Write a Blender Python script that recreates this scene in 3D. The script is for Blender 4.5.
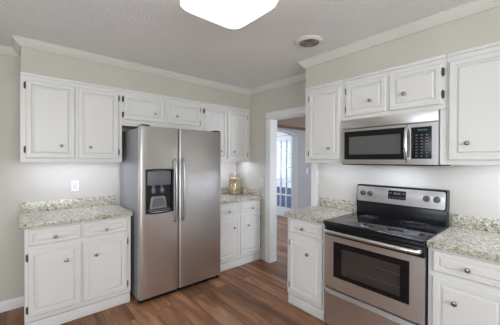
import bpy, bmesh, math, random
from mathutils import Vector, Matrix
random.seed(7)
for o in list(bpy.data.objects):
    bpy.data.objects.remove(o)
S = bpy.context.scene
COL = S.collection
PI = math.pi
R = math.radians

# ------------------------------------------------------------ camera
CAM = (-2.624, -3.394, 1.435)
cd = bpy.data.cameras.new('camera')
cd.sensor_width = 36.0
cd.lens = 264.65 / 500 * 36
cd.shift_y = -0.72 / 500
cd.clip_start = 0.05
cam = bpy.data.objects.new('camera', cd)
COL.objects.link(cam)
cam.matrix_world = (Matrix.Translation(CAM) @ Matrix.Rotation(R(-40.72), 4, 'Z')
                    @ Matrix.Rotation(R(90 - 0.36), 4, 'X') @ Matrix.Rotation(R(0.24), 4, 'Z'))
S.camera = cam

# ------------------------------------------------------------ exposure, sky, daylight, fill lights
S.view_settings.view_transform = 'Standard'
S.view_settings.look = 'None'
S.view_settings.gamma = 1
S.view_settings.exposure = 0.62
S.view_settings.use_curve_mapping = False

W = bpy.data.worlds.new('sky')
S.world = W
W.use_nodes = True
wn = W.node_tree
bg = wn.nodes['Background']
tc = wn.nodes.new('ShaderNodeTexCoord')
sx = wn.nodes.new('ShaderNodeSeparateXYZ')
rp = wn.nodes.new('ShaderNodeValToRGB')
rp.color_ramp.elements[0].position = 0.0
rp.color_ramp.elements[0].color = (0.72, 0.80, 0.95, 1)
rp.color_ramp.elements[1].position = 0.6
rp.color_ramp.elements[1].color = (0.34, 0.52, 0.90, 1)
wn.links.new(tc.outputs['Generated'], sx.inputs[0])
wn.links.new(sx.outputs['Z'], rp.inputs[0])
wn.links.new(rp.outputs[0], bg.inputs[0])
bg.inputs[1].default_value = 0.8


def area(name, loc, rot, sx_, sy_, power, col):
    l = bpy.data.lights.new(name, 'AREA')
    l.shape = 'RECTANGLE'
    l.size = sx_
    l.size_y = sy_
    l.energy = power
    l.color = col
    o = bpy.data.objects.new(name, l)
    COL.objects.link(o)
    o.location = loc
    o.rotation_euler = rot
    return o


# daylight entering at the windows (all out of frame); added fill for foyer and hall
area('daylight_front', (-2.6, -5.62, 1.55), (R(90), 0, 0), 2.6, 1.5, 98, (1.0, 0.975, 0.945))
area('daylight_left', (-4.82, -2.9, 1.5), (R(90), 0, R(-90)), 1.9, 1.4, 52, (0.86, 0.92, 1.0))
area('fill_foyer', (1.2, 2.8, 1.45), (R(90), 0, R(180)), 1.4, 1.2, 40, (0.72, 0.83, 1.0))  # unseen lamp added to brighten the foyer
area('fill_hall', (1.6, -3.25, 1.5), (R(90), 0, R(0)), 1.2, 1.2, 24, (0.78, 0.86, 1.0))  # lamp added out of view to light the hall

# ------------------------------------------------------------ materials


def mat(name, col=(0.8, 0.8, 0.8), rough=0.5, metal=0.0, spec=0.5, emit=None, es=0.0):
    m = bpy.data.materials.new(name)
    m.use_nodes = True
    b = m.node_tree.nodes['Principled BSDF']
    b.inputs['Base Color'].default_value = (*col, 1)
    b.inputs['Roughness'].default_value = rough
    b.inputs['Metallic'].default_value = metal
    b.inputs['Specular IOR Level'].default_value = spec
    if emit:
        b.inputs['Emission Color'].default_value = (*emit, 1)
        b.inputs['Emission Strength'].default_value = es
    return m


def N(m, t, **kw):
    n = m.node_tree.nodes.new(t)
    for k, v in kw.items():
        if k in n.inputs.keys():
            n.inputs[k].default_value = v
        else:
            setattr(n, k, v)
    return n


def L(m, a, b):
    m.node_tree.links.new(a, b)


def ramp(m, stops):
    n = N(m, 'ShaderNodeValToRGB')
    el = n.color_ramp.elements
    while len(el) < len(stops):
        el.new(0.5)
    for e, (p, c) in zip(el, stops):
        e.position = p
        e.color = (*c, 1)
    return n


def coords(m, scale=(1, 1, 1), obj=True):
    t = N(m, 'ShaderNodeTexCoord')
    mp = N(m, 'ShaderNodeMapping')
    mp.inputs['Scale'].default_value = scale
    L(m, t.outputs['Object' if obj else 'Generated'], mp.inputs[0])
    return mp.outputs[0]


def bump(m, height, strength=0.2, dist=0.01):
    b = N(m, 'ShaderNodeBump')
    b.inputs['Strength'].default_value = strength
    b.inputs['Distance'].default_value = dist
    L(m, height, b.inputs['Height'])
    L(m, b.outputs[0], m.node_tree.nodes['Principled BSDF'].inputs['Normal'])


def painted(name, col, rough=0.5, nscale=60.0, strength=0.08, var=0.03, bdist=0.004):
    m = mat(name, col, rough)
    c = coords(m)
    n = N(m, 'ShaderNodeTexNoise', Scale=nscale, Detail=3.0)
    L(m, c, n.inputs['Vector'])
    bump(m, n.outputs[0], strength, bdist)
    n2 = N(m, 'ShaderNodeTexNoise', Scale=2.2, Detail=2.0)
    L(m, c, n2.inputs['Vector'])
    lo = tuple(max(0, k * (1 - var)) for k in col)
    hi = tuple(min(1, k * (1 + var)) for k in col)
    r = ramp(m, [(0.3, lo), (0.7, hi)])
    L(m, n2.outputs[0], r.inputs[0])
    L(m, r.outputs[0], m.node_tree.nodes['Principled BSDF'].inputs['Base Color'])
    return m


M = {}
M['wall'] = painted('beige_wall_paint', (0.550, 0.524, 0.452), 0.7)
M['ceiling'] = painted('textured_ceiling_paint', (0.84, 0.845, 0.835), 0.85, 52, 0.9, 0.02, 0.012)
M['trim'] = painted('white_trim_paint', (0.74, 0.73, 0.70), 0.4, 40, 0.03)
M['crown'] = painted('cream_crown_paint', (0.67, 0.655, 0.60), 0.5, 40, 0.03)
M['cab'] = painted('white_cabinet_paint', (0.72, 0.703, 0.67), 0.38, 35, 0.012, 0.008)
M['hallgrey'] = painted('grey_hall_paint', (0.50, 0.50, 0.49), 0.7)
M['taupe'] = painted('taupe_hall_paint', (0.27, 0.195, 0.14), 0.7)
M['black'] = mat('black_plastic', (0.010, 0.010, 0.011), 0.22, 0, 0.3)
M['blackmatte'] = mat('black_matte', (0.01, 0.01, 0.011), 0.6)
M['blackglass'] = mat('black_ceramic_glass', (0.008, 0.008, 0.010), 0.06, 0, 0.38)
M['ring'] = mat('burner_ring_print', (0.075, 0.075, 0.08), 0.15)
M['bronze'] = mat('dark_bronze_hinge', (0.07, 0.063, 0.058), 0.4, 0.3)
M['nickel'] = mat('satin_nickel', (0.36, 0.34, 0.32), 0.28, 1.0)
M['chrome'] = mat('polished_steel', (0.72, 0.71, 0.70), 0.24, 1.0)
M['handlesteel'] = mat('satin_steel_handle', (0.46, 0.455, 0.45), 0.36, 0.9)
M['rangeknob'] = mat('dark_satin_knob', (0.10, 0.095, 0.092), 0.35, 0.6)
M['ovenliner'] = mat('grey_oven_enamel', (0.10, 0.098, 0.095), 0.5)
M['greyplastic'] = mat('grey_plastic', (0.22, 0.225, 0.235), 0.4)
M['greypanel'] = mat('slate_grey_plastic', (0.13, 0.135, 0.15), 0.35)
M['fridgeside'] = painted('grey_fridge_side', (0.30, 0.30, 0.305), 0.4, 120, 0.15)
M['whiteplastic'] = mat('white_plastic', (0.82, 0.82, 0.83), 0.35)
M['slotgrey'] = mat('outlet_face_grey', (0.62, 0.62, 0.63), 0.4)
M['mark'] = mat('pale_grey_print', (0.42, 0.43, 0.45), 0.4)
M['dimmark'] = mat('dim_grey_print', (0.16, 0.165, 0.18), 0.4)
M['green'] = mat('green_display_digits', (0.05, 0.16, 0.08), 0.4, emit=(0.10, 0.40, 0.18), es=0.15)
M['lamp'] = mat('lit_frosted_glass', (0.95, 0.93, 0.9), 0.4, emit=(1.0, 0.965, 0.91), es=0.85)
M['led'] = mat('lit_led_diffuser', (0.95, 0.95, 0.95), 0.4, emit=(0.70, 0.755, 1.0), es=26.0)
M['vent'] = painted('white_vent_enamel', (0.72, 0.70, 0.67), 0.45, 30, 0.02)
M['ventslat'] = mat('brown_grey_vent_slat', (0.20, 0.18, 0.16), 0.5)
M['ventdark'] = mat('vent_throat', (0.06, 0.055, 0.05), 0.7)
M['ground'] = mat('porch_floor', (0.10, 0.13, 0.20), 0.7)
M['filling'] = None


def steel(name, col, rough, axis):
    m = mat(name, col, rough, 0.94)
    b = m.node_tree.nodes['Principled BSDF']
    c = coords(m, (1.0, 1.0, 1.0))
    n = N(m, 'ShaderNodeTexNoise', Scale=3.0, Detail=2.0)
    L(m, c, n.inputs['Vector'])
    r = ramp(m, [(0.3, tuple(k * 0.97 for k in col)), (0.7, tuple(min(1, k * 1.03) for k in col))])
    L(m, n.outputs[0], r.inputs[0])
    L(m, r.outputs[0], b.inputs['Base Color'])
    b.inputs['Anisotropic'].default_value = 0.7
    b.inputs['Anisotropic Rotation'].default_value = 0.25
    return m


M['steel'] = steel('brushed_stainless', (0.67, 0.655, 0.64), 0.34, 0)
M['steeld'] = steel('brushed_stainless_dark', (0.40, 0.39, 0.385), 0.34, 0)


def make_granite():
    m = mat('speckled_granite', (0.6, 0.57, 0.5), 0.22)
    c = coords(m)
    v = N(m, 'ShaderNodeTexVoronoi', Scale=115.0)
    L(m, c, v.inputs['Vector'])
    sp = N(m, 'ShaderNodeSeparateColor')
    L(m, v.outputs['Color'], sp.inputs[0])
    r1 = ramp(m, [(0.0, (0.033, 0.030, 0.024)), (0.16, (0.11, 0.098, 0.068)), (0.30, (0.32, 0.28, 0.20)),
                  (0.54, (0.53, 0.485, 0.385)), (0.9, (0.70, 0.665, 0.57))])
    L(m, sp.outputs[0], r1.inputs[0])
    n = N(m, 'ShaderNodeTexNoise', Scale=42.0, Detail=5.0, Roughness=0.65)
    L(m, c, n.inputs['Vector'])
    r2 = ramp(m, [(0.34, (0.11, 0.102, 0.078)), (0.48, (0.42, 0.38, 0.29)), (0.62, (0.74, 0.70, 0.60))])
    L(m, n.outputs[0], r2.inputs[0])
    mx = N(m, 'ShaderNodeMix', data_type='RGBA')
    mx.inputs[0].default_value = 0.5
    L(m, r1.outputs[0], mx.inputs[6])
    L(m, r2.outputs[0], mx.inputs[7])
    L(m, mx.outputs[2], m.node_tree.nodes['Principled BSDF'].inputs['Base Color'])
    return m


M['granite'] = make_granite()


def make_floor():
    m = mat('dark_wood_planks', (0.15, 0.08, 0.05), 0.42, 0, 0.35)
    t = N(m, 'ShaderNodeTexCoord')
    rot = N(m, 'ShaderNodeMapping')
    rot.inputs['Rotation'].default_value = (0, 0, R(90))
    rot.inputs['Location'].default_value = (0.3, 0.07, 0)
    L(m, t.outputs['Object'], rot.inputs[0])
    br = N(m, 'ShaderNodeTexBrick', Scale=1.0)
    br.inputs['Brick Width'].default_value = 1.22
    br.inputs['Row Height'].default_value = 0.178
    br.inputs['Mortar Size'].default_value = 0.0016
    br.inputs['Color1'].default_value = (0, 0, 0, 1)
    br.inputs['Color2'].default_value = (1, 1, 1, 1)
    br.inputs['Mortar'].default_value = (0, 0, 0, 1)
    br.offset = 0.37
    L(m, rot.outputs[0], br.inputs['Vector'])
    # grain, stretched along the planks and shifted per plank
    sc = N(m, 'ShaderNodeMapping')
    sc.inputs['Scale'].default_value = (1.2, 10.0, 1.0)
    L(m, rot.outputs[0], sc.inputs[0])
    add = N(m, 'ShaderNodeVectorMath', operation='ADD')
    mul = N(m, 'ShaderNodeVectorMath', operation='SCALE')
    mul.inputs['Scale'].default_value = 9.0
    L(m, br.outputs['Color'], mul.inputs[0])
    L(m, sc.outputs[0], add.inputs[0])
    L(m, mul.outputs[0], add.inputs[1])
    n = N(m, 'ShaderNodeTexNoise', Scale=1.0, Detail=7.0, Roughness=0.66, Distortion=0.9)
    L(m, add.outputs[0], n.inputs['Vector'])
    r = ramp(m, [(0.26, (0.115, 0.050, 0.025)), (0.44, (0.235, 0.104, 0.050)),
                 (0.58, (0.36, 0.178, 0.090)), (0.78, (0.52, 0.30, 0.17))])
    L(m, n.outputs[0], r.inputs[0])
    tone = ramp(m, [(0.0, (0.66, 0.63, 0.62)), (0.5, (0.95, 0.93, 0.92)), (1.0, (1.25, 1.24, 1.20))])
    L(m, br.outputs['Color'], tone.inputs[0])
    mx = N(m, 'ShaderNodeMix', data_type='RGBA', blend_type='MULTIPLY')
    mx.inputs[0].default_value = 1.0
    L(m, r.outputs[0], mx.inputs[6])
    L(m, tone.outputs[0], mx.inputs[7])
    mm = N(m, 'ShaderNodeMix', data_type='RGBA')
    L(m, br.outputs['Fac'], mm.inputs[0])
    L(m, mx.outputs[2], mm.inputs[6])
    mm.inputs[7].default_value = (0.03, 0.015, 0.01, 1)
    L(m, mm.outputs[2], m.node_tree.nodes['Principled BSDF'].inputs['Base Color'])
    bump(m, n.outputs[0], 0.10, 0.003)
    return m


M['floor'] = make_floor()


def make_pane(name, tint, gloss, rough=0.02):
    m = bpy.data.materials.new(name)
    m.use_nodes = True
    nt = m.node_tree
    nt.nodes.remove(nt.nodes['Principled BSDF'])
    out = nt.nodes['Material Output']
    tr = nt.nodes.new('ShaderNodeBsdfTransparent')
    tr.inputs[0].default_value = (*tint, 1)
    gl = nt.nodes.new('ShaderNodeBsdfGlossy')
    gl.inputs['Roughness'].default_value = rough
    mx = nt.nodes.new('ShaderNodeMixShader')
    mx.inputs[0].default_value = gloss
    nt.links.new(tr.outputs[0], mx.inputs[1])
    nt.links.new(gl.outputs[0], mx.inputs[2])
    nt.links.new(mx.outputs[0], out.inputs[0])
    return m


M['pane'] = make_pane('clear_window_glass', (0.93, 0.96, 0.98), 0.07)
M['ovenglass'] = make_pane('smoked_oven_glass', (0.80, 0.79, 0.78), 0.05)
M['jarglass'] = make_pane('clear_jar_glass', (0.985, 0.98, 0.965), 0.06)


def make_filling():
    m = mat('tan_potpourri', (0.4, 0.28, 0.15), 0.8)
    c = coords(m)
    v = N(m, 'ShaderNodeTexVoronoi', Scale=60.0)
    L(m, c, v.inputs['Vector'])
    sp = N(m, 'ShaderNodeSeparateColor')
    L(m, v.outputs['Color'], sp.inputs[0])
    r = ramp(m, [(0.0, (0.30, 0.20, 0.10)), (0.5, (0.50, 0.37, 0.21)), (1.0, (0.66, 0.54, 0.36))])
    L(m, sp.outputs[0], r.inputs[0])
    L(m, r.outputs[0], m.node_tree.nodes['Principled BSDF'].inputs['Base Color'])
    bump(m, v.outputs['Distance'], 0.6, 0.01)
    return m


M['filling'] = make_filling()

# ------------------------------------------------------------ mesh helpers


class MB:
    """Collects shapes into one mesh."""

    def __init__(self):
        self.bm = bmesh.new()

    def _merge(self, tmp):
        me = bpy.data.meshes.new('tmp')
        tmp.to_mesh(me)
        tmp.free()
        self.bm.from_mesh(me)
        bpy.data.meshes.remove(me)
        return self

    def box(self, x0, x1, y0, y1, z0, z1, bev=0.0, seg=2, mi=0, edges=None):
        t = bmesh.new()
        bmesh.ops.create_cube(t, size=1.0)
        for v in t.verts:
            v.co = Vector(((x0 + x1) / 2 + v.co.x * (x1 - x0), (y0 + y1) / 2 + v.co.y * (y1 - y0),
                           (z0 + z1) / 2 + v.co.z * (z1 - z0)))
        if bev > 0:
            es = t.edges[:]
            if edges is not None:
                es = [e for e in es if edges(e.verts[0].co, e.verts[1].co)]
            bmesh.ops.bevel(t, geom=es, offset=bev, segments=seg, profile=0.6, affect='EDGES')
        for f in t.faces:
            f.material_index = mi
        return self._merge(t)

    def faces(self, vs, fs, mi=0):
        t = bmesh.new()
        bv = [t.verts.new(v) for v in vs]
        for f in fs:
            try:
                t.faces.new([bv[i] for i in f]).material_index = mi
            except ValueError:
                pass
        bmesh.ops.recalc_face_normals(t, faces=t.faces[:])
        return self._merge(t)

    def loops(self, rings, cap0=True, cap1=True, closed=False, mi=0):
        n = len(rings[0])
        vs = [p for r in rings for p in r]
        fs = []
        m = len(rings)
        for i in range(m if closed else m - 1):
            a, b = i * n, ((i + 1) % m) * n
            for k in range(n):
                k2 = (k + 1) % n
                fs.append((a + k, a + k2, b + k2, b + k))
        if not closed:
            if cap0:
                fs.append(tuple(range(n - 1, -1, -1)))
            if cap1:
                fs.append(tuple((m - 1) * n + k for k in range(n)))
        return self.faces(vs, fs, mi)

    def lathe(self, prof, c=(0, 0, 0), axis='z', n=24, mi=0):
        """prof = [(radius, height)...]"""
        rings = []
        for r, h in prof:
            ring = []
            for k in range(n):
                a = 2 * PI * k / n
                x, y = max(r, 1e-4) * math.cos(a), max(r, 1e-4) * math.sin(a)
                if axis == 'z':
                    p = (x, y, h)
                elif axis == 'y':
                    p = (x, h, y)
                else:
                    p = (h, x, y)
                ring.append((p[0] + c[0], p[1] + c[1], p[2] + c[2]))
            rings.append(ring)
        return self.loops(rings, mi=mi)

    def tube(self, pts, r, n=10, mi=0, flat=1.0):
        pts = [Vector(p) for p in pts]
        rings = []
        up = Vector((0, 0, 1))
        d0 = (pts[1] - pts[0]).normalized()
        if abs(d0.dot(up)) > 0.9:
            up = Vector((1, 0, 0))
        u = (up - d0 * up.dot(d0)).normalized()
        for i, p in enumerate(pts):
            d = (pts[min(i + 1, len(pts) - 1)] - pts[max(i - 1, 0)]).normalized()
            u = (u - d * u.dot(d)).normalized()
            w = d.cross(u)
            rr = r[i] if isinstance(r, (list, tuple)) else r
            rings.append([p + u * (rr * math.cos(2 * PI * k / n)) + w * (rr * flat * math.sin(2 * PI * k / n))
                          for k in range(n)])
        return self.loops(rings, mi=mi)

    def panel(self, x0, x1, z0, z1, yb, t=0.02, prof=None, mi=0):
        """raised-panel door or drawer front, looking towards -y; yb = back plane"""
        if prof is None:
            prof = [(0.0, t), (0.0, 0.007), (0.007, 0.0), (0.036, 0.0), (0.040, 0.012), (0.047, 0.012),
                    (0.060, 0.001)]
        rings = []
        for ins, dep in prof:
            y = yb - t + dep
            rings.append([(x0 + ins, y, z0 + ins), (x1 - ins, y, z0 + ins), (x1 - ins, y, z1 - ins),
                          (x0 + ins, y, z1 - ins)])
        return self.loops(rings, mi=mi)

    def sweep(self, path, prof, z=0.0, mi=0):
        """mitred sweep of (offset to the right of travel, height) along a 2D polyline"""
        path = [Vector(p) for p in path]
        rings = []
        for i, p in enumerate(path):
            ns = []
            if i > 0:
                d = (path[i] - path[i - 1]).normalized()
                ns.append(Vector((d.y, -d.x)))
            if i < len(path) - 1:
                d = (path[i + 1] - path[i]).normalized()
                ns.append(Vector((d.y, -d.x)))
            m = ns[0] if len(ns) == 1 else (ns[0] + ns[1]) / (1 + ns[0].dot(ns[1]))
            rings.append([(p.x + m.x * o, p.y + m.y * o, z + h) for o, h in prof])
        return self.loops(rings, mi=mi)

    def mesh(self, name, mats, off=(0, 0, 0), smooth=35):
        me = bpy.data.meshes.new(name)
        bmesh.ops.translate(self.bm, verts=self.bm.verts[:], vec=[-k for k in off])
        self.bm.to_mesh(me)
        self.bm.free()
        for m in (mats if isinstance(mats, (list, tuple)) else [mats]):
            me.materials.append(m)
        if smooth:
            me.polygons.foreach_set('use_smooth', [True] * len(me.polygons))
            me.set_sharp_from_angle(angle=R(smooth))
        return me


ROT = {'N': 0.0, 'B': 0.0, 'R': -PI / 2}   # back wall / right wall frames: x along the wall, -y towards the room


def to_world(wall, p):
    return Matrix.Rotation(ROT[wall], 4, 'Z') @ Vector(p)


def tag(o, label=None, cat=None, group=None, kind=None):
    if label:
        o['label'] = label
    if cat:
        o['category'] = cat
    if group:
        o['group'] = group
    if kind:
        o['kind'] = kind
    return o


def thing(name, label, cat, wall, at, group=None):
    o = bpy.data.objects.new(name, None)
    o.empty_display_size = 0.1
    COL.objects.link(o)
    o.location = to_world(wall, at)
    o.rotation_euler = (0, 0, ROT[wall])
    tag(o, label, cat, group)
    o_at[o.name] = Vector(at)
    return o


o_at = {}


def part(name, mb, mats, parent, label=None, smooth=35):
    """mesh in the wall frame of its thing"""
    off = o_at[parent.name]
    me = mb.mesh(name, mats, off, smooth)
    o = bpy.data.objects.new(name, me)
    COL.objects.link(o)
    o.parent = parent
    o_at[o.name] = off
    if label:
        o['label'] = label
    return o


def put(name, me, at, parent, rot=(0, 0, 0)):
    """a shared mesh placed at a point of the wall frame"""
    o = bpy.data.objects.new(name, me)
    COL.objects.link(o)
    o.parent = parent
    o.location = Vector(at) - o_at[parent.name]
    o.rotation_euler = rot
    return o


def single(name, mb, mats, label, cat, group=None, smooth=35):
    o = bpy.data.objects.new(name, mb.mesh(name, mats, (0, 0, 0), smooth))
    COL.objects.link(o)
    return tag(o, label, cat, group)


def struct(name, mb, mats, parent=None, smooth=35):
    o = bpy.data.objects.new(name, mb.mesh(name, mats, (0, 0, 0), smooth))
    COL.objects.link(o)
    if parent:
        o.parent = parent
    else:
        o['kind'] = 'structure'
    return o


def slab_with_holes(mb, axis, a0, a1, z0, z1, t0, t1, holes):
    """upright wall slab with rectangular holes, as one clean grid of boxes' outer faces"""
    xs = sorted({a0, a1, *[h[0] for h in holes], *[h[1] for h in holes]})
    zs = sorted({z0, z1, *[h[2] for h in holes], *[h[3] for h in holes]})

    def solid(i, j):
        if i < 0 or j < 0 or i >= len(xs) - 1 or j >= len(zs) - 1:
            return False
        cx, cz = (xs[i] + xs[i + 1]) / 2, (zs[j] + zs[j + 1]) / 2
        return not any(h[0] < cx < h[1] and h[2] < cz < h[3] for h in holes)

    def P(a, t, z):
        return (a, t, z) if axis == 'x' else (t, a, z)
    vs, fs = [], []

    def quad(*ps):
        b = len(vs)
        vs.extend(ps)
        fs.append((b, b + 1, b + 2, b + 3))
    for i in range(len(xs) - 1):
        for j in range(len(zs) - 1):
            if not solid(i, j):
                continue
            xa, xb, za, zb = xs[i], xs[i + 1], zs[j], zs[j + 1]
            for t in (t0, t1):
                quad(P(xa, t, za), P(xb, t, za), P(xb, t, zb), P(xa, t, zb))
            if not solid(i - 1, j):
                quad(P(xa, t0, za), P(xa, t1, za), P(xa, t1, zb), P(xa, t0, zb))
            if not solid(i + 1, j):
                quad(P(xb, t0, za), P(xb, t1, za), P(xb, t1, zb), P(xb, t0, zb))
            if not solid(i, j - 1):
                quad(P(xa, t0, za), P(xb, t0, za), P(xb, t1, za), P(xa, t1, za))
            if not solid(i, j + 1):
                quad(P(xa, t0, zb), P(xb, t0, zb), P(xb, t1, zb), P(xa, t1, zb))
    t = bmesh.new()
    bv = [t.verts.new(v) for v in vs]
    for f in fs:
        t.faces.new([bv[k] for k in f])
    bmesh.ops.remove_doubles(t, verts=t.verts[:], dist=1e-5)
    bmesh.ops.recalc_face_normals(t, faces=t.faces[:])
    return mb._merge(t)


# ------------------------------------------------------------ the setting
CEIL = 2.483
XL, YF = -4.6, -5.4          # left wall and the wall behind the camera
DY0, DY1, DZ = -1.485, -0.790, 2.008      # doorway in the right wall

struct('floor', MB().box(XL - 0.12, 3.6, YF - 0.12, 3.0, -0.05, 0.0), M['floor'])
struct('ceiling', MB().box(XL - 0.12, 3.6, YF - 0.12, 3.0, CEIL, CEIL + 0.06), M['ceiling'])
struct('wall_back', MB().box(XL, 0.0, 0.0, 0.12, 0.0, CEIL), M['wall'])
struct('wall_right', slab_with_holes(MB(), 'y', YF, 0.12, 0.0, CEIL, 0.0, 0.12, [(DY0, DY1, -0.0, DZ)]),
       M['wall'])
struct('wall_left', slab_with_holes(MB(), 'y', YF, 0.12, 0.0, CEIL, XL - 0.12, XL, [(-3.8, -2.0, 0.9, 2.15)]),
       M['wall'])
struct('wall_front', slab_with_holes(MB(), 'x', XL - 0.12, 0.12, 0.0, CEIL, YF - 0.12, YF,
                                     [(-3.85, -1.35, 0.9, 2.15)]), M['wall'])

# soffits over the wall cabinets
SB, SR = -0.340, -0.331
UX0 = -2.633
RY0 = -1.635
UT, UB = 2.200, 1.408
struct('wall_soffit_back', MB().box(UX0, -0.0005, SB, -0.0005, UT, CEIL - 0.0005), M['wall'])
struct('wall_soffit_right', MB().box(SR, -0.0005, YF + 0.001, RY0, UT, CEIL - 0.0005), M['wall'])

crown = [(0.0, -0.066), (0.010, -0.066), (0.014, -0.058), (0.022, -0.050), (0.040, -0.030), (0.048, -0.018),
         (0.052, -0.010), (0.058, -0.007), (0.058, -0.0008), (0.0, -0.0008)]
path = [(XL + 0.001, -0.0008), (UX0 - 0.0008, -0.0008), (UX0 - 0.0008, SB - 0.0008), (-0.0008, SB - 0.0008),
        (-0.0008, RY0 + 0.0008), (SR - 0.0008, RY0 + 0.0008), (SR - 0.0008, YF + 0.001)]
struct('trim_1', MB().sweep(path, crown, CEIL), M['crown'])
base = [(0.0, 0.001), (0.014, 0.001), (0.014, 0.080), (0.010, 0.094), (0.004, 0.100), (0.0, 0.100)]
struct('baseboard_back', MB().sweep([(XL + 0.001, -0.0008), (-2.612, -0.0008)], base), M['trim'])
struct('baseboard_left', MB().sweep([(XL + 0.0008, YF), (XL + 0.0008, -0.016)], base), M['trim'])

# doorway casing and jamb lining
cas = MB()
for a, b in ((DY1 - 0.004, DY1 + 0.090), (DY0 - 0.084, DY0 + 0.004)):
    cas.box(-0.019, -0.0008, a, b, 0.001, DZ - 0.004, 0.004)
cas.box(-0.0192, -0.0008, DY0 - 0.084, DY1 + 0.090, DZ - 0.0035, DZ + 0.092, 0.004)
struct('trim_2', cas, M['trim'])
jam = MB()
jam.box(0.0, 0.12, DY1 - 0.004, DY1 - 0.0002, 0.001, DZ - 0.0005)
jam.box(0.0, 0.12, DY0 + 0.0002, DY0 + 0.004, 0.001, DZ - 0.0005)
jam.box(0.0, 0.12, DY0 + 0.0005, DY1 - 0.0005, DZ - 0.006, DZ - 0.0004)
struct('trim_3', jam, M['trim'])

# windows behind the camera (they light the room and show in the steel)


def window(name, axis, a0, a1, z0, z1, t, sgn):
    def bx(mb, a, b, c, d, e, f):
        lo, hi = min(c, d), max(c, d)
        if axis == 'x':
            mb.box(a, b, lo, hi, e, f)
        else:
            mb.box(lo, hi, a, b, e, f)
    fr = MB()
    w = 0.05
    bx(fr, a0, a0 + w, t, t + sgn * 0.08, z0, z1)
    bx(fr, a1 - w, a1, t, t + sgn * 0.08, z0, z1)
    bx(fr, a0 + w, a1 - w, t, t + sgn * 0.08, z0, z0 + w)
    bx(fr, a0 + w, a1 - w, t, t + sgn * 0.08, z1 - w, z1)
    mid = (a0 + a1) / 2
    bx(fr, mid - 0.025, mid + 0.025, t, t + sgn * 0.08, z0 + w, z1 - w)
    zm = (z0 + z1) / 2
    bx(fr, a0 + w, mid - 0.025, t + sgn * 0.01, t + sgn * 0.07, zm - 0.02, zm + 0.02)
    bx(fr, mid + 0.025, a1 - w, t + sgn * 0.01, t + sgn * 0.07, zm - 0.02, zm + 0.02)
    o = struct(name, fr, M['trim'])
    gl = MB()
    bx(gl, a0 + w, a1 - w, t + sgn * 0.038, t + sgn * 0.042, z0 + w, z1 - w)
    struct('pane', gl, M['pane'], o)


window('window_1', 'x', -3.85, -1.35, 0.9, 2.15, YF - 0.02, -1)
window('window_2', 'y', -3.8, -2.0, 0.9, 2.15, XL - 0.02, -1)

# the hall and foyer beyond the doorway
AX0, AX1 = 0.28, 1.53
HW = MB()
zs, zp = 1.925, 2.015
arch = []
for k in range(17):
    u = k / 16
    arch.append((AX0 + (AX1 - AX0) * u, zs + (zp - zs) * math.sin(PI * u) ** 0.6))
for y0, y1 in ((0.0, 0.12),):
    HW.box(0.1205, AX0, y0, y1, 0, CEIL)
    HW.box(AX1, 2.37, y0, y1, 0, CEIL)
    rings = []
    for x, z in arch:
        rings.append([(x, y0, z), (x, y1, z), (x, y1, CEIL), (x, y0, CEIL)])
    HW.loops(rings)
struct('wall_hall', HW, M['hallgrey'])
struct('wall_bulkhead', MB().box(0.1205, 2.369, -0.30, -0.0005, 2.045, CEIL - 0.0005), M['taupe'])
at_ = MB()
rings = []
for x, z in [(AX0, 0.002)] + arch + [(AX1, 0.002)]:
    rings.append([(x, -0.012, z), (x, -0.0006, z), (x, -0.0006, z + 0.0), (x, -0.012, z)])
arch_out = []
pts = [(AX0, 0.002)] + arch + [(AX1, 0.002)]
for i, (x, z) in enumerate(pts):
    a = pts[max(0, i - 1)]
    b = pts[min(len(pts) - 1, i + 1)]
    d = Vector((b[0] - a[0], b[1] - a[1])).normalized()
    nrm = Vector((d.y, -d.x))
    p = Vector((x, z)) + nrm * 0.0008
    q = Vector((x, z)) + nrm * 0.020
    arch_out.append([(p.x, -0.012, p.y), (q.x, -0.012, q.y), (q.x, 0.1195, q.y), (p.x, 0.1195, p.y)])
at_.loops([[(p[0], p[1], max(0.002, min(p[2], 2.04))) for p in r] for r in arch_out])
struct('trim_4', at_, M['trim'])
FX = 2.37
struct('wall_foyer', slab_with_holes(MB(), 'y', -3.6, 3.0, 0, CEIL, FX, FX + 0.12, [(0.735, 1.625, 0.0, 2.06)]),
       M['trim'])
struct('wall_foyer_end', slab_with_holes(MB(), 'x', 0.1205, FX - 0.001, 0, CEIL, 2.6, 2.72, [(0.5, 1.9, 0.85, 2.05)]), M['trim'])  # opening added out of view to let the foyer fill in
struct('wall_hall_side', slab_with_holes(MB(), 'x', 0.1205, FX - 0.001, 0, CEIL, -3.2, -3.08,
                                         [(0.9, 2.2, 0.8, 2.1)]), M['hallgrey'])  # unseen opening, added so the hall fill light gets through
# glazed door: three columns by five rows of panes
fd = MB()
y0, y1, z0, z1 = 0.745, 1.615, 0.012, 2.05
cols = [(0.875, 1.040), (1.066, 1.228), (1.254, 1.415)]
rows = [(0.24, 0.545), (0.580, 0.890), (0.925, 1.235), (1.270, 1.580), (1.615, 1.935)]
slab_with_holes(fd, 'y', y0, y1, z0, z1, FX + 0.02, FX + 0.062, [(a, b, c, d) for a, b in cols for c, d in rows])
door = struct('door_1', fd, M['trim'])
gp = MB()
gp.box(FX + 0.039, FX + 0.043, 0.86, 1.43, 0.22, 1.95)
struct('pane', gp, M['pane'], door)
dk = MB()
dk.lathe([(0.026, 0.0), (0.026, -0.006), (0.010, -0.010), (0.010, -0.035), (0.024, -0.042), (0.026, -0.056),
          (0.016, -0.066)], (FX + 0.02, 0.80, 0.98), 'x', 16)
struct('door_knob', dk, M['nickel'], door)
fc = MB()
for a, b in ((0.655, 0.738), (1.622, 1.705)):
    fc.box(FX - 0.018, FX - 0.0008, a, b, 0.001, 2.06, 0.003)
fc.box(FX - 0.0182, FX - 0.0008, 0.655, 1.705, 2.0605, 2.145, 0.003)
struct('trim_5', fc, M['trim'])
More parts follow.
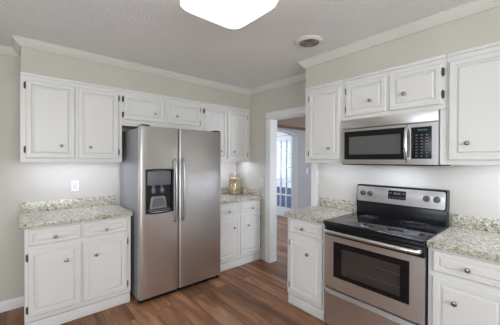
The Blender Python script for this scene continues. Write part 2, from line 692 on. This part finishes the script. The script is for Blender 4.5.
struct('ground_outside', MB().box(3.61, 9.0, -6, 8, -0.25, -0.15), M['ground'])

# ------------------------------------------------------------ hardware shared by the cabinets
KNOB = MB().lathe([(0.008, 0.0), (0.0075, -0.002), (0.0055, -0.006), (0.0055, -0.013), (0.0125, -0.017),
                   (0.0155, -0.022), (0.0145, -0.027), (0.0085, -0.030), (0.0, -0.0305)], n=18, axis='y').mesh(
    'knob', M['nickel'])
hm = MB()
hm.lathe([(0.002, -0.034), (0.0045, -0.031), (0.0035, -0.028), (0.0055, -0.027), (0.0055, 0.027), (0.0035, 0.028),
          (0.0045, 0.031), (0.002, 0.034)], (0, -0.006, 0), 'z', 10)
hm.box(-0.011, 0.0, -0.0022, 0.0, -0.026, 0.026, 0.0008)
hm.box(0.0, 0.004, -0.021, -0.001, -0.024, 0.024)
HINGE = hm.mesh('hinge', M['bronze'])
hm2 = MB()
hm2.lathe([(0.002, -0.034), (0.0045, -0.031), (0.0035, -0.028), (0.0055, -0.027), (0.0055, 0.027), (0.0035, 0.028),
           (0.0045, 0.031), (0.002, 0.034)], (0, -0.006, 0), 'z', 10)
hm2.box(0.0, 0.011, -0.0022, 0.0, -0.026, 0.026, 0.0008)
hm2.box(-0.004, 0.0, -0.021, -0.001, -0.024, 0.024)
HINGE_R = hm2.mesh('hinge', M['bronze'])


def add_door(t, x0, x1, z0, z1, face, hinge, knob, hz):
    """door in front of the face frame plane 'face'; hinge 'l' or 'r'"""
    d = part('door', MB().panel(x0, x1, z0, z1, face - 0.0005), M['cab'], t)
    put('knob', KNOB, (knob[0], face - 0.0197, knob[1]), d)
    for z in hz:
        if hinge == 'l':
            put('hinge', HINGE, (x0 - 0.003, face - 0.0006, z), d)
        else:
            put('hinge', HINGE_R, (x1 + 0.003, face - 0.0006, z), d)
    return d


def add_drawer(t, x0, x1, z0, z1, face, kx=None, kz=None):
    d = part('drawer', MB().panel(x0, x1, z0, z1, face - 0.0005, prof=[
        (0.0, 0.02), (0.0, 0.007), (0.007, 0.0), (0.026, 0.0), (0.030, 0.011), (0.036, 0.011), (0.045, 0.001)]),
        M['cab'], t)
    put('knob', KNOB, (kx if kx else (x0 + x1) / 2, face - 0.0197, kz if kz else (z0 + z1) / 2), d)
    return d


def wall_cabinet(wall, x0, x1, zb, doors, label, led=True, filler=None):
    """doors: (x0, x1, z0, z1, hinge, (knob), [hinge heights])"""
    face = SB if wall == 'B' else SR
    t = thing('wall_cabinet', label, 'cabinet', wall, ((x0 + x1) / 2, 0, zb), 'white wall cabinets')
    b = MB()
    b.box(x0, x1, face + 0.019, -0.001, zb + 0.012, UT - 0.001)
    b.box(x0, x1, face, face + 0.0188, zb, UT - 0.001, 0.0015, 1)
    part('body', b, M['cab'], t)
    m = MB()
    m.box(x0 + 0.0002, x1 - 0.0002, face - 0.014, face - 0.0002, UT - 0.030, UT - 0.004, 0.005)
    part('top_moulding', m, M['cab'], t)
    for dx0, dx1, z0, z1, h, k, hz in doors:
        add_door(t, dx0, dx1, z0, z1, face, h, k, hz)
    if filler:
        part('filler_strip', MB().box(filler[0], filler[1], face, face + 0.3, zb, filler[2]), M['cab'], t)
    if led:
        l = MB()
        l.box(x0 + 0.06, x1 - 0.06, face + 0.06, face + 0.085, zb + 0.004, zb + 0.0118)
        part('light_strip', l, M['led'], t)
    return t


wall_cabinet('B', UX0 - 0.004, -1.8115, UB, [
    (-2.601, -2.238, 1.445, 2.135, 'l', (-2.347, 1.562), (2.085, 1.520)),
    (-2.209, -1.849, 1.445, 2.135, 'r', (-2.112, 1.556), (2.085, 1.515))],
    'white double door wall cabinet at far left above the granite counter with the wall outlet')
wall_cabinet('B', -1.8105, -0.8335, 1.802, [
    (-1.798, -1.345, 1.868, 2.135, 'l', (-1.464, 1.963), (2.085, 1.920)),
    (-1.315, -0.868, 1.868, 2.135, 'r', (-1.194, 1.960), (2.082, 1.915))],
    'short wide white wall cabinet above the stainless refrigerator', led=False)
wall_cabinet('B', -0.8325, -0.003, UB, [
    (-0.800, -0.442, 1.445, 2.135, 'l', (-0.545, 1.556), (2.082, 1.510)),
    (-0.420, -0.062, 1.445, 2.135, 'r', (-0.320, 1.554), (2.075, 1.512))],
    'white double door wall cabinet in the corner above the glass vase')
wall_cabinet('R', 1.6355, 2.0745, UB, [
    (1.692, 2.046, 1.445, 2.135, 'l', (1.941, 1.552), (2.076, 1.507))],
    'narrow single door white wall cabinet between doorway and microwave')
wall_cabinet('R', 2.0755, 2.8745, 1.808, [
    (2.108, 2.466, 1.842, 2.137, 'l', (2.341, 1.951), (2.074, 1.907)),
    (2.490, 2.850, 1.842, 2.137, 'r', (2.607, 1.958), (2.073, 1.913))],
    'short white wall cabinet directly above the over-range microwave', led=False)
wall_cabinet('R', 2.8755, 3.6925, UB, [
    (2.890, 3.262, 1.440, 2.135, 'r', (2.998, 1.555), (2.075, 1.510)),
    (3.292, 3.660, 1.440, 2.135, 'r', (3.380, 1.555), (2.075, 1.510))],
    'tall white wall cabinet at far right beside the microwave', filler=(2.8385, 2.8752, 1.806))

FB = -0.605


def base_cabinet(wall, x0, x1, drawers, doors, label, toe=(0, 0)):
    t = thing('base_cabinet', label, 'cabinet', wall, ((x0 + x1) / 2, -0.3, 0.0), 'white base cabinets')
    b = MB()
    b.box(x0, x1, FB + 0.019, -0.002, 0.112, 0.874)
    b.box(x0, x1, FB, FB + 0.0188, 0.112, 0.874, 0.0015, 1)
    part('body', b, M['cab'], t)
    k = MB()
    k.box(x0 + toe[0], x1 - toe[1], FB + 0.028, -0.004, 0.0015, 0.1115)
    k.box(x0 + toe[0], x1 - toe[1], FB + 0.014, FB + 0.0278, 0.0015, 0.096, 0.005)
    part('toe_kick', k, M['cab'], t)
    for a in drawers:
        add_drawer(t, a[0], a[1], 0.730, 0.860, FB, *a[2:])
    for dx0, dx1, h, k, hz in doors:
        add_door(t, dx0, dx1, 0.152, 0.697, FB, h, k, hz)
    return t


base_cabinet('B', -2.611, -1.800, [(-2.588, -2.224, -2.412, 0.785), (-2.200, -1.838, -2.026, 0.780)],
             [(-2.590, -2.222, 'l', (-2.338, 0.567), (0.636, 0.211)),
              (-2.202, -1.836, 'r', (-2.110, 0.562), (0.625, 0.203))],
             'white base cabinet at far left, left of the refrigerator')
base_cabinet('B', -0.800, -0.021, [(-0.778, -0.414, -0.600, 0.767), (-0.388, -0.040, -0.200, 0.770)],
             [(-0.778, -0.412, 'l', (-0.514, 0.545), (0.620, 0.205)),
              (-0.390, -0.038, 'r', (-0.272, 0.545), (0.615, 0.202))],
             'white base cabinet in the corner right of the refrigerator, below the glass vase')
base_cabinet('R', 1.632, 2.072, [(1.672, 2.045, 1.840, 0.790)],
             [(1.672, 2.045, 'l', (1.898, 0.567), (0.625, 0.207))],
             'narrow white base cabinet between the doorway and the range')
base_cabinet('R', 2.846, 3.680, [(2.874, 3.236, 3.054, 0.791), (3.260, 3.650)],
             [(2.872, 3.238, 'r', (2.992, 0.568), (0.625, 0.207)),
              (3.258, 3.652, 'l', (3.36, 0.568), (0.625, 0.207))],
             'white base cabinet at far right, right of the range')


def counter(wall, x0, x1, label, splash=True, side=None):
    t = thing('countertop', label, 'countertop', wall, ((x0 + x1) / 2, -0.32, 0.875), 'speckled granite countertops')
    part('worktop', MB().box(x0, x1, -0.635, -0.0012, 0.8755, 0.914, 0.006, 2,
                             edges=lambda a, b: a.y < -0.63 and b.y < -0.63), M['granite'], t)
    part('backsplash', MB().box(x0 + 0.0005, x1 - 0.0005, -0.021, -0.0015, 0.9145, 1.014, 0.003), M['granite'], t)
    if side:
        part('backsplash', MB().box(side - 0.02, side, -0.60, -0.0215, 0.9145, 1.014, 0.003), M['granite'], t)
    return t


counter('B', -2.642, -1.7875, 'speckled granite countertop at far left beside the refrigerator')
counter('B', -0.800, -0.0012, 'speckled granite countertop in the corner holding the glass vase', side=-0.0016)
counter('R', 1.606, 2.0765, 'short speckled granite countertop between the doorway and the range')
counter('R', 2.8435, 3.690, 'speckled granite countertop at far right, right of the range')

# ------------------------------------------------------------ refrigerator
FX0, FX1, FY = -1.757, -0.806, -0.753
XS = -1.352
t = thing('refrigerator', 'stainless side by side refrigerator with black ice and water dispenser', 'refrigerator',
          'B', ((FX0 + FX1) / 2, -0.38, 0.0))
part('body', MB().box(FX0 + 0.004, FX1 - 0.004, -0.672, -0.045, 0.028, 1.752, 0.006), M['fridgeside'], t)
g = MB()
g.box(FX0 + 0.02, FX1 - 0.02, -0.715, -0.674, 0.010, 0.050, 0.004)
for i in range(26):
    x = FX0 + 0.10 + i * 0.029
    g.box(x, x + 0.016, -0.719, -0.7145, 0.016, 0.044)
part('base_grille', g, M['black'], t)
FOOT = MB().lathe([(0.024, 0.001), (0.026, 0.006), (0.022, 0.014), (0.014, 0.016), (0.014, 0.028)], n=16).mesh(
    'foot', M['black'])
for x, y in ((FX0 + 0.05, -0.62), (FX1 - 0.05, -0.62), (FX0 + 0.05, -0.1), (FX1 - 0.05, -0.1)):
    put('foot', FOOT, (x, y, 0), t)
for x in (FX0 + 0.03, FX1 - 0.03):
    w = MB()
    w.lathe([(0.025, -0.022), (0.027, -0.018), (0.027, 0.018), (0.025, 0.022)], (x, -0.690, 0.0285), 'x', 18)
    part('caster', w, M['black'], t)
part('door_gasket', MB().box(FX0 + 0.01, FX1 - 0.01, -0.688, -0.673, 0.075, 1.745), M['greyplastic'], t)


def bowed_door(x0, x1, z0, z1, yb, yf, hole=None):
    """door with rounded vertical edges and a slightly bowed face; hole = (x0,x1,z0,z1,depth)"""
    mb = MB()
    rr = 0.018
    prof = [(x0, yb)]
    for k in range(6):
        a = PI / 2 * k / 5
        prof.append((x0 + rr - rr * math.cos(a), yf + rr - rr * math.sin(a)))
    inner = []
    xs = sorted({*([hole[0], hole[1]] if hole else []), *[x0 + rr + (x1 - x0 - 2 * rr) * k / 8 for k in range(1, 8)]})
    for x in xs:
        inner.append((x, yf))
    prof += inner
    for k in range(6):
        a = PI / 2 * (5 - k) / 5
        prof.append((x1 - rr + rr * math.cos(a), yf + rr - rr * math.sin(a)))
    prof.append((x1, yb))
    zsx = sorted({z0, z0 + 0.006, z1 - 0.006, z1, *([hole[2], hole[3]] if hole else [])})
    b = bmesh.new()
    grid = []
    for z in zsx:
        e = 0.004 if z in (z0, z1) else 0.0
        row = []
        for (x, y) in prof:
            row.append(b.verts.new((x, y + (e if y < yb - 0.01 else 0), z)))
        grid.append(row)
    for j in range(len(zsx) - 1):
        for i in range(len(prof) - 1):
            if hole:
                cx = (prof[i][0] + prof[i + 1][0]) / 2
                cz = (zsx[j] + zsx[j + 1]) / 2
                if hole[0] < cx < hole[1] and hole[2] < cz < hole[3] and prof[i][1] == yf:
                    continue
            b.faces.new([grid[j][i], grid[j][i + 1], grid[j + 1][i + 1], grid[j + 1][i]])
        b.faces.new([grid[j][-1], grid[j][0], grid[j + 1][0], grid[j + 1][-1]])
    b.faces.new(grid[0][::-1])
    b.faces.new(grid[-1])
    bmesh.ops.recalc_face_normals(b, faces=b.faces[:])
    mb._merge(b)
    return mb


DX0, DX1, DZ0, DZ1 = -1.706, -1.414, 0.898, 1.337
dl = part('door', bowed_door(FX0, XS - 0.004, 0.056, 1.768, -0.689, FY, (DX0 + 0.012, DX1 - 0.012, DZ0 + 0.012, DZ1 - 0.012)),
          M['steel'], t)
dr = part('door', bowed_door(XS + 0.004, FX1, 0.056, 1.768, -0.689, FY), M['steel'], t)


def fridge_handle(x, door):
    z0, z1 = 0.790, 1.442
    y = FY
    pts = [(x, y + 0.001, z1 - 0.012), (x, y - 0.016, z1 - 0.004), (x, y - 0.034, z1 - 0.016), (x, y - 0.047, z1 - 0.055),
           (x, y - 0.053, z1 - 0.14)]
    for k in range(1, 8):
        u = k / 8
        pts.append((x, y - 0.053 - 0.006 * math.sin(PI * u), z1 - 0.14 - (z1 - z0 - 0.28) * u))
    pts += [(x, y - 0.053, z0 + 0.14), (x, y - 0.047, z0 + 0.055), (x, y - 0.034, z0 + 0.016), (x, y - 0.016, z0 + 0.004),
            (x, y + 0.001, z0 + 0.012)]
    part('handle', MB().tube(pts, 0.0175, 12, flat=0.8), M['handlesteel'], door)


fridge_handle(-1.408, dl)
fridge_handle(-1.316, dr)
for x in (FX0 + 0.06, FX1 - 0.05):
    part('hinge_cover', MB().box(x - 0.04, x + 0.04, -0.735, -0.60, 1.7685, 1.785, 0.006), M['black'], t)

# dispenser: bezel with bowed bottom, control panel, two spouts, paddle tray
d = thing_d = None
bz = MB()


def bez(ins, y):
    x0, x1, z0, z1 = DX0 + ins, DX1 - ins, DZ0 + ins, DZ1 - ins
    ring = []
    n = 10
    for k in range(n + 1):
        u = k / n
        ring.append((x0 + (x1 - x0) * u, y, z0 - 0.012 * math.sin(PI * u)))
    for k in range(n + 1):
        u = k / n
        ring.append((x1 - (x1 - x0) * u, y, z1 + 0.006 * math.sin(PI * u)))
    return ring


bz.loops([bez(0.0, FY + 0.0005), bez(0.0, FY - 0.006), bez(0.005, FY - 0.010), bez(0.010, FY - 0.010), bez(0.014, FY - 0.006),
          bez(0.016, FY + 0.045)], cap0=False, cap1=True)
disp = part('dispenser', bz, M['blackmatte'], t)
cpn = MB()
cpn.box(DX0 + 0.018, DX1 - 0.030, FY - 0.004, FY + 0.043, 1.176, DZ1 - 0.018, 0.006)
cp = part('control_panel', cpn, M['greypanel'], disp)
for i in range(5):
    for j in range(2):
        part('button', MB().box(DX0 + 0.06 + i * 0.036, DX0 + 0.078 + i * 0.036, FY - 0.0052, FY - 0.004, 1.222 + j * 0.03, 1.230 + j * 0.03), M['dimmark'], disp)
for x in (-1.620, -1.530):
    sp_ = MB()
    sp_.lathe([(0.024, 1.140), (0.026, 1.125), (0.025, 1.108), (0.018, 1.096), (0.012, 1.092)], (x, FY + 0.018, 0), 'z', 16)
    sp_.box(x - 0.012, x + 0.012, FY + 0.020, FY + 0.040, 1.138, 1.174, 0.003)
    part('spout', sp_, M['greypanel'], disp)
pd = MB()
rings = []
for ins, y in ((0.0, FY + 0.040), (0.0, FY + 0.006), (0.008, FY + 0.002), (0.018, FY + 0.002), (0.024, FY + 0.016)):
    x0, x1 = -1.662 + ins, -1.482 - ins
    z0, z1 = 0.938 + ins, 1.062 - ins
    rings.append([(x0, y, z0), (x1, y, z0), (x1 - 0.018, y, z1 - 0.010), (x1 - 0.034, y, z1), (x0 + 0.034, y, z1),
                  (x0 + 0.018, y, z1 - 0.010)])
pd.loops(rings, cap1=False)
paddle = part('paddle', pd, M['greyplastic'], disp)
part('paddle_face', MB().loops([rings[-1], [(p[0], p[1] + 0.002, p[2]) for p in rings[-1]]]), M['greypanel'], disp)
part('drip_tray', MB().box(DX0 + 0.03, DX1 - 0.03, FY + 0.0, FY + 0.043, 0.918, 0.930, 0.003), M['greypanel'], disp)

# ------------------------------------------------------------ range (frame of the right wall)
SY0, SY1 = 2.0905, 2.8395
t = thing('kitchen_range', 'freestanding stainless electric range with black glass cooktop', 'stove', 'R',
          ((SY0 + SY1) / 2, -0.35, 0.0))
b = MB()
b.box(SY0, SY1, -0.628, -0.02, 0.03, 0.895)
part('body', b, M['blackmatte'], t)
FOOT2 = MB().lathe([(0.020, 0.001), (0.020, 0.008), (0.010, 0.010), (0.010, 0.030)], n=14).mesh('foot', M['black'])
for x in (SY0 + 0.05, SY1 - 0.05):
    for y in (-0.58, -0.08):
        put('foot', FOOT2, (x, y, 0), t)
ck = part('cooktop', MB().box(SY0 - 0.001, SY1 + 0.001, -0.672, -0.100, 0.8955, 0.924, 0.006), M['blackglass'], t)
for x, y, r in ((2.275, -0.49, 0.112), (2.645, -0.49, 0.080), (2.275, -0.225, 0.080), (2.645, -0.225, 0.105)):
    mb = MB()
    for rr in (r, r * 0.62):
        mb.loops([[(x + q * math.cos(2 * PI * k / 40), y + q * math.sin(2 * PI * k / 40), z) for k in range(40)]
                  for q, z in ((rr, 0.9242), (rr, 0.9247), (rr - 0.004, 0.9247), (rr - 0.004, 0.9242))], closed=True)
    part('burner_ring', mb, M['ring'], ck)
part('front_trim', MB().box(SY0 + 0.001, SY1 - 0.001, -0.655, -0.629, 0.868, 0.895, 0.004), M['black'], t)
# backguard
BG1 = SY1 - 0.012
bgd = MB()
bgd.box(SY0 + 0.001, BG1 - 0.001, -0.099, -0.004, 0.896, 1.043, 0.003)
rings = []
for z, y in ((1.024, -0.104), (1.195, -0.078)):
    pass
bgd.loops([[(SY0 - 0.001, -0.102, 1.035), (BG1 + 0.001, -0.102, 1.035), (BG1 + 0.001, -0.004, 1.035), (SY0 - 0.001, -0.004, 1.035)],
           [(SY0 - 0.001, -0.078, 1.193), (BG1 + 0.001, -0.078, 1.193), (BG1 + 0.001, -0.004, 1.193), (SY0 - 0.001, -0.004, 1.193)],
           [(SY0 + 0.006, -0.070, 1.201), (BG1 - 0.006, -0.070, 1.201), (BG1 - 0.006, -0.004, 1.201), (SY0 + 0.006, -0.004, 1.201)]])
bk = part('backguard', bgd, M['black'], t)


def bgp(x, z, out):
    """point on the sloped control face"""
    u = (z - 1.026) / (1.184 - 1.026)
    return (x, -0.102 + 0.024 * u - out, z + 0.009 + out * 0.15)


def bgplate(mb, x0, x1, z0, z1, o0, o1, rad=0.0):
    def ring(o, e):
        pts = []
        r = rad - e if rad else 0
        if rad:
            for cx, cz, a0 in ((x1 - rad, z0 + rad, -90), (x1 - rad, z1 - rad, 0), (x0 + rad, z1 - rad, 90), (x0 + rad, z0 + rad, 180)):
                for k in range(5):
                    a = R(a0 + 90 * k / 4)
                    pts.append(bgp(cx + r * math.cos(a), cz + r * math.sin(a), o))
        else:
            pts = [bgp(x0 + e, z0 + e, o), bgp(x1 - e, z0 + e, o), bgp(x1 - e, z1 - e, o), bgp(x0 + e, z1 - e, o)]
        return pts
    mb.loops([ring(o0, 0), ring(o1 - 0.001, 0), ring(o1, 0.001)])
    return mb


part('control_panel', bgplate(MB(), SY0 + 0.007, BG1 - 0.008, 1.036, 1.177, 0.0, 0.006, 0.016), M['steel'], t)
ds = part('display', bgplate(MB(), 2.388, 2.536, 1.080, 1.156, 0.006, 0.009, 0.006), M['black'], t)
for i in range(5):
    part('button', bgplate(MB(), 2.398 + i * 0.028, 2.414 + i * 0.028, 1.092, 1.099, 0.009, 0.0098), M['dimmark'], ds)
for a, b_, z in ((2.400, 2.418, 1.130), (2.508, 2.526, 1.130)):
    part('button', bgplate(MB(), a, b_, z, z + 0.008, 0.009, 0.0098), M['dimmark'], ds)
# clock digits
for i in range(4):
    x = 2.436 + i * 0.014 + (0.004 if i > 1 else 0)
    part('clock_digit', bgplate(MB(), x, x + 0.010, 1.122, 1.140, 0.009, 0.0096), M['dimmark'], ds)
for x in (2.157, 2.226, 2.690, 2.763):
    kz = 1.112
    base_pt = bgp(x, kz, 0.006)
    kn = MB()
    kn.lathe([(0.026, 0.0), (0.026, -0.004), (0.0215, -0.006), (0.020, -0.024), (0.016, -0.028), (0.0, -0.0285)], (0, 0, 0), 'y', 20)
    kn.box(-0.0045, 0.0045, -0.033, -0.024, -0.019, 0.019, 0.002)
    ko = put('knob', kn.mesh('knob', M['rangeknob']), base_pt, t, (R(-8.5), 0, 0))
# oven door
DF = -0.658
od = MB()
slab_with_holes(od, 'x', SY0 + 0.002, SY1 - 0.002, 0.366, 0.803, DF, -0.6295, [(2.180, 2.752, 0.466, 0.760)])
door = part('oven_door', od, M['steel'], t)
part('door_top', MB().box(SY0 + 0.002, SY1 - 0.002, DF, -0.6295, 0.804, 0.866, 0.004), M['black'], door)
wf = MB()
slab_with_holes(wf, 'x', 2.1803, 2.7517, 0.4663, 0.7597, DF + 0.001, DF + 0.006, [(2.245, 2.695, 0.498, 0.716)])
part('window_frame', wf, M['blackglass'], door)
part('oven_liner', MB().box(2.1803, 2.7517, DF + 0.0245, DF + 0.0282, 0.4663, 0.7597), M['ovenliner'], door)
cv = MB()
part('window_pane', MB().box(2.2452, 2.6948, DF + 0.002, DF + 0.005, 0.4982, 0.7158), M['ovenglass'], door)
rk = MB()
for z in (0.555, 0.645):
    rk.tube([(2.246, DF + 0.016, z), (2.694, DF + 0.016, z)], 0.0032, 8)
part('oven_rack', rk, M['chrome'], door)


def bar_handle(x0, x1, z, y, out, r, parent):
    pts = [(x0 + 0.012, y + 0.001, z), (x0 + 0.008, y - out * 0.45, z), (x0 + 0.020, y - out * 0.85, z), (x0 + 0.06, y - out, z)]
    for k in range(1, 8):
        u = k / 8
        pts.append((x0 + 0.06 + (x1 - x0 - 0.12) * u, y - out - 0.008 * math.sin(PI * u), z))
    pts += [(x1 - 0.06, y - out, z), (x1 - 0.020, y - out * 0.85, z), (x1 - 0.008, y - out * 0.45, z), (x1 - 0.012, y + 0.001, z)]
    part('handle', MB().tube(pts, r, 12), M['chrome'], parent)


bar_handle(SY0 + 0.014, SY1 - 0.018, 0.845, DF, 0.042, 0.0165, door)
# storage drawer with a bowed pull lip along its top
dw = MB()
rings = []
nst = 24
for k in range(nst + 1):
    u = k / nst
    x = SY0 + 0.003 + (SY1 - SY0 - 0.006) * u
    e = min(1.0, min(u, 1 - u) / 0.06)
    e = math.sin(e * PI / 2)
    out = 0.015 * e
    zz = 0.350 - 0.028 * e
    rings.append([(x, -0.6295, 0.045), (x, DF, 0.045), (x, DF, 0.285), (x, DF - out * 0.6, zz - 0.012), (x, DF - out, zz),
                  (x, DF - out * 0.9, zz + 0.004), (x, DF - out * 0.3, 0.352), (x, DF + 0.004, 0.356), (x, -0.6295, 0.356)])
dw.loops(rings)
part('storage_drawer', dw, M['steel'], t)

# ------------------------------------------------------------ microwave (frame of the right wall)
MY0, MY1, MZ0, MZ1 = 2.0765, 2.835, 1.404, 1.806
MF = -0.3645
t = thing('microwave', 'stainless over-range microwave with black control panel hung under short cabinet', 'microwave', 'R',
          ((MY0 + MY1) / 2, -0.18, MZ0))
part('body', MB().box(MY0, MY1, -0.335, -0.002, MZ0 + 0.014, MZ1), M['steeld'], t)
part('vent_grille', MB().box(MY0, MY1, MF, -0.3355, 1.7255, MZ1, 0.004), M['steel'], t)
md = MB()
slab_with_holes(md, 'x', MY0 + 0.001, 2.652, MZ0 + 0.002, 1.7165, MF, -0.3355, [(2.106, 2.626, 1.444, 1.697)])
door = part('door', md, M['steel'], t)
wf = MB()
slab_with_holes(wf, 'x', 2.1063, 2.6257, 1.4443, 1.6967, MF + 0.001, MF + 0.008, [(2.152, 2.586, 1.490, 1.648)])
part('window_frame', wf, M['black'], door)
part('window_screen', MB().box(2.1522, 2.5858, MF + 0.002, MF + 0.006, 1.4902, 1.6478),
     mat('grey_mesh_screen', (0.105, 0.105, 0.10), 0.3), door)
pts = []
hx = 2.634
for k in range(13):
    u = k / 12
    z = 1.706 - (1.706 - 1.434) * u
    e = math.sin(PI * u) ** 0.45 if 0 < u < 1 else 0
    pts.append((hx, MF + 0.002 - 0.040 * e, z))
part('handle', MB().tube(pts, 0.0135, 12), M['chrome'], door)
cf = MB()
slab_with_holes(cf, 'x', 2.654, MY1 - 0.001, MZ0 + 0.002, 1.7165, MF, -0.3355, [(2.660, 2.796, 1.450, 1.690)])
part('control_frame', cf, M['steel'], t)
cp = part('control_panel', MB().box(2.6603, 2.7957, MF + 0.001, -0.3355, 1.4503, 1.6897, 0.003), M['black'], t)
gd = MB()
for i in range(5):
    gd.box(2.706 + i * 0.013, 2.714 + i * 0.013, MF + 0.0002, MF + 0.001, 1.662, 1.671)
part('display', gd, M['green'], cp)
for j in range(8):
    for i in range(3):
        x = 2.690 + i * 0.034
        z = 1.468 + j * 0.0225
        part('button', MB().box(x, x + 0.016, MF + 0.0002, MF + 0.001, z, z + 0.006), M['dimmark'], cp)
un = MB()
un.box(MY0 + 0.004, MY1 - 0.004, MF + 0.010, -0.004, MZ0 - 0.008, MZ0 + 0.0012, 0.002)
part('underside', un, M['blackmatte'], t)
tl = MB()
tl.box(2.28, 2.63, -0.22, -0.18, MZ0 - 0.0095, MZ0 - 0.0082)
part('task_light', tl, M['led'], t)

# ------------------------------------------------------------ ceiling light and vent
LC = (-1.672, -2.082)
t = thing('ceiling_light', 'lit square frosted glass ceiling light with rounded corners', 'ceiling light', 'N', (LC[0], LC[1], CEIL))


def sq(s, z, n=48, p=6.5):
    r = []
    for k in range(n):
        a = 2 * PI * k / n
        c, s_ = math.cos(a), math.sin(a)
        f = (abs(c) ** p + abs(s_) ** p) ** (-1 / p)
        r.append((LC[0] + s * f * c, LC[1] + s * f * s_, z))
    return r


part('base_plate', MB().loops([sq(0.20, CEIL - 0.0008), sq(0.20, CEIL - 0.020), sq(0.195, CEIL - 0.022)]), M['whiteplastic'], t)
part('glass_shade', MB().loops([sq(0.215, CEIL - 0.0225), sq(0.230, CEIL - 0.040), sq(0.236, CEIL - 0.070), sq(0.236, CEIL - 0.095),
                               sq(0.228, CEIL - 0.110), sq(0.19, CEIL - 0.124), sq(0.12, CEIL - 0.134), sq(0.05, CEIL - 0.138)]),
     M['lamp'], t, smooth=80)

VC = (-0.713, -1.962)
t = thing('ceiling_vent', 'small round white ceiling vent with dark slats near the right crown moulding', 'vent', 'N',
          (VC[0], VC[1], CEIL))
part('rim', MB().lathe([(0.080, -0.012), (0.086, -0.022), (0.094, -0.022), (0.112, -0.012), (0.120, -0.004), (0.120, -0.0008),
                        (0.080, -0.0008)], (VC[0], VC[1], CEIL), 'z', 40), M['vent'], t)
part('throat', MB().lathe([(0.0, -0.0012), (0.079, -0.0012), (0.079, -0.006), (0.0, -0.006)],
                          (VC[0], VC[1], CEIL), 'z', 32), M['ventdark'], t)
for i, r in enumerate((0.014, 0.034, 0.054, 0.070)):
    part('slat', MB().lathe([(r, -0.0062), (r + 0.007, -0.021), (r + 0.009, -0.021), (r + 0.003, -0.0062)],
                            (VC[0], VC[1], CEIL), 'z', 32), M['ventslat'], t)

# ------------------------------------------------------------ outlet, switches
t = thing('wall_outlet', 'white wall outlet above the far left granite countertop', 'outlet', 'B', (-2.192, 0, 1.150))
part('cover_plate', MB().box(-2.227, -2.157, -0.007, -0.0008, 1.093, 1.207, 0.003), M['whiteplastic'], t)
ot = MB()
ot.box(-2.2085, -2.1755, -0.0095, -0.0072, 1.117, 1.183, 0.002)
part('socket', ot, M['slotgrey'], t)
t = thing('wall_switch', 'white switch plate on the right wall above the corner countertop', 'light switch', 'R', (0.612, 0, 1.13))
part('cover_plate', MB().box(0.580, 0.645, -0.006, -0.0008, 1.060, 1.172, 0.003), M['crown'], t)
part('toggle', MB().box(0.606, 0.618, -0.014, -0.0062, 1.104, 1.128, 0.002), M['crown'], t)
t = thing('wall_switch', 'white switch plate on the grey hall wall beyond the doorway', 'light switch', 'B', (1.86, 0, 1.21))
part('cover_plate', MB().box(1.825, 1.895, -0.007, -0.0008, 1.150, 1.268, 0.003), M['whiteplastic'], t)
part('toggle', MB().box(1.854, 1.866, -0.016, -0.0072, 1.196, 1.222, 0.002), M['whiteplastic'], t)

# ------------------------------------------------------------ vase and bowl on the corner counter
VX, VY, VZ = -0.162, -0.175, 0.9145
t = thing('glass_vase', 'flared clear glass vase filled with tan potpourri in the corner', 'vase', 'N', (VX, VY, VZ))
out = [(0.0694, 0.0010), (0.0874, 0.0040), (0.0930, 0.0424), (0.0874, 0.1060), (0.0795, 0.1696), (0.0829, 0.2332), (0.0986, 0.3021), (0.1042, 0.3159)]
inn = [(0.1008, 0.3159), (0.0952, 0.3021), (0.0795, 0.2332), (0.0762, 0.1696), (0.0840, 0.1060), (0.0896, 0.0424), (0.0806, 0.0100), (0.0000, 0.0100)]
part('glass', MB().lathe([(0.0000, 0.0010)] + out + inn, (VX, VY, VZ), 'z', 36), M['jarglass'], t)
part('filling', MB().lathe([(0.0000, 0.0120), (0.0762, 0.0120), (0.0868, 0.0445), (0.0812, 0.1060), (0.0745, 0.1590), (0.0756, 0.2120), (0.0762, 0.2385), (0.0336, 0.2544),
                            (0.0000, 0.2523)], (VX, VY, VZ), 'z', 32), M['filling'], t)
BX, BY = -0.130, -0.395
t = thing('potpourri_jar', 'small squat glass jar of tan potpourri right of the tall vase', 'jar', 'N', (BX, BY, VZ))
part('glass', MB().lathe([(0.0, 0.001), (0.036, 0.001), (0.046, 0.010), (0.050, 0.04), (0.046, 0.095), (0.038, 0.112), (0.042, 0.122),
                          (0.039, 0.122), (0.035, 0.112), (0.043, 0.095), (0.047, 0.04), (0.043, 0.012), (0.0, 0.008)], (BX, BY, VZ), 'z', 30),
     M['jarglass'], t)
part('filling', MB().lathe([(0.0, 0.010), (0.040, 0.014), (0.045, 0.04), (0.042, 0.090), (0.02, 0.098), (0.0, 0.099)], (BX, BY, VZ), 'z', 28),
     M['filling'], t)
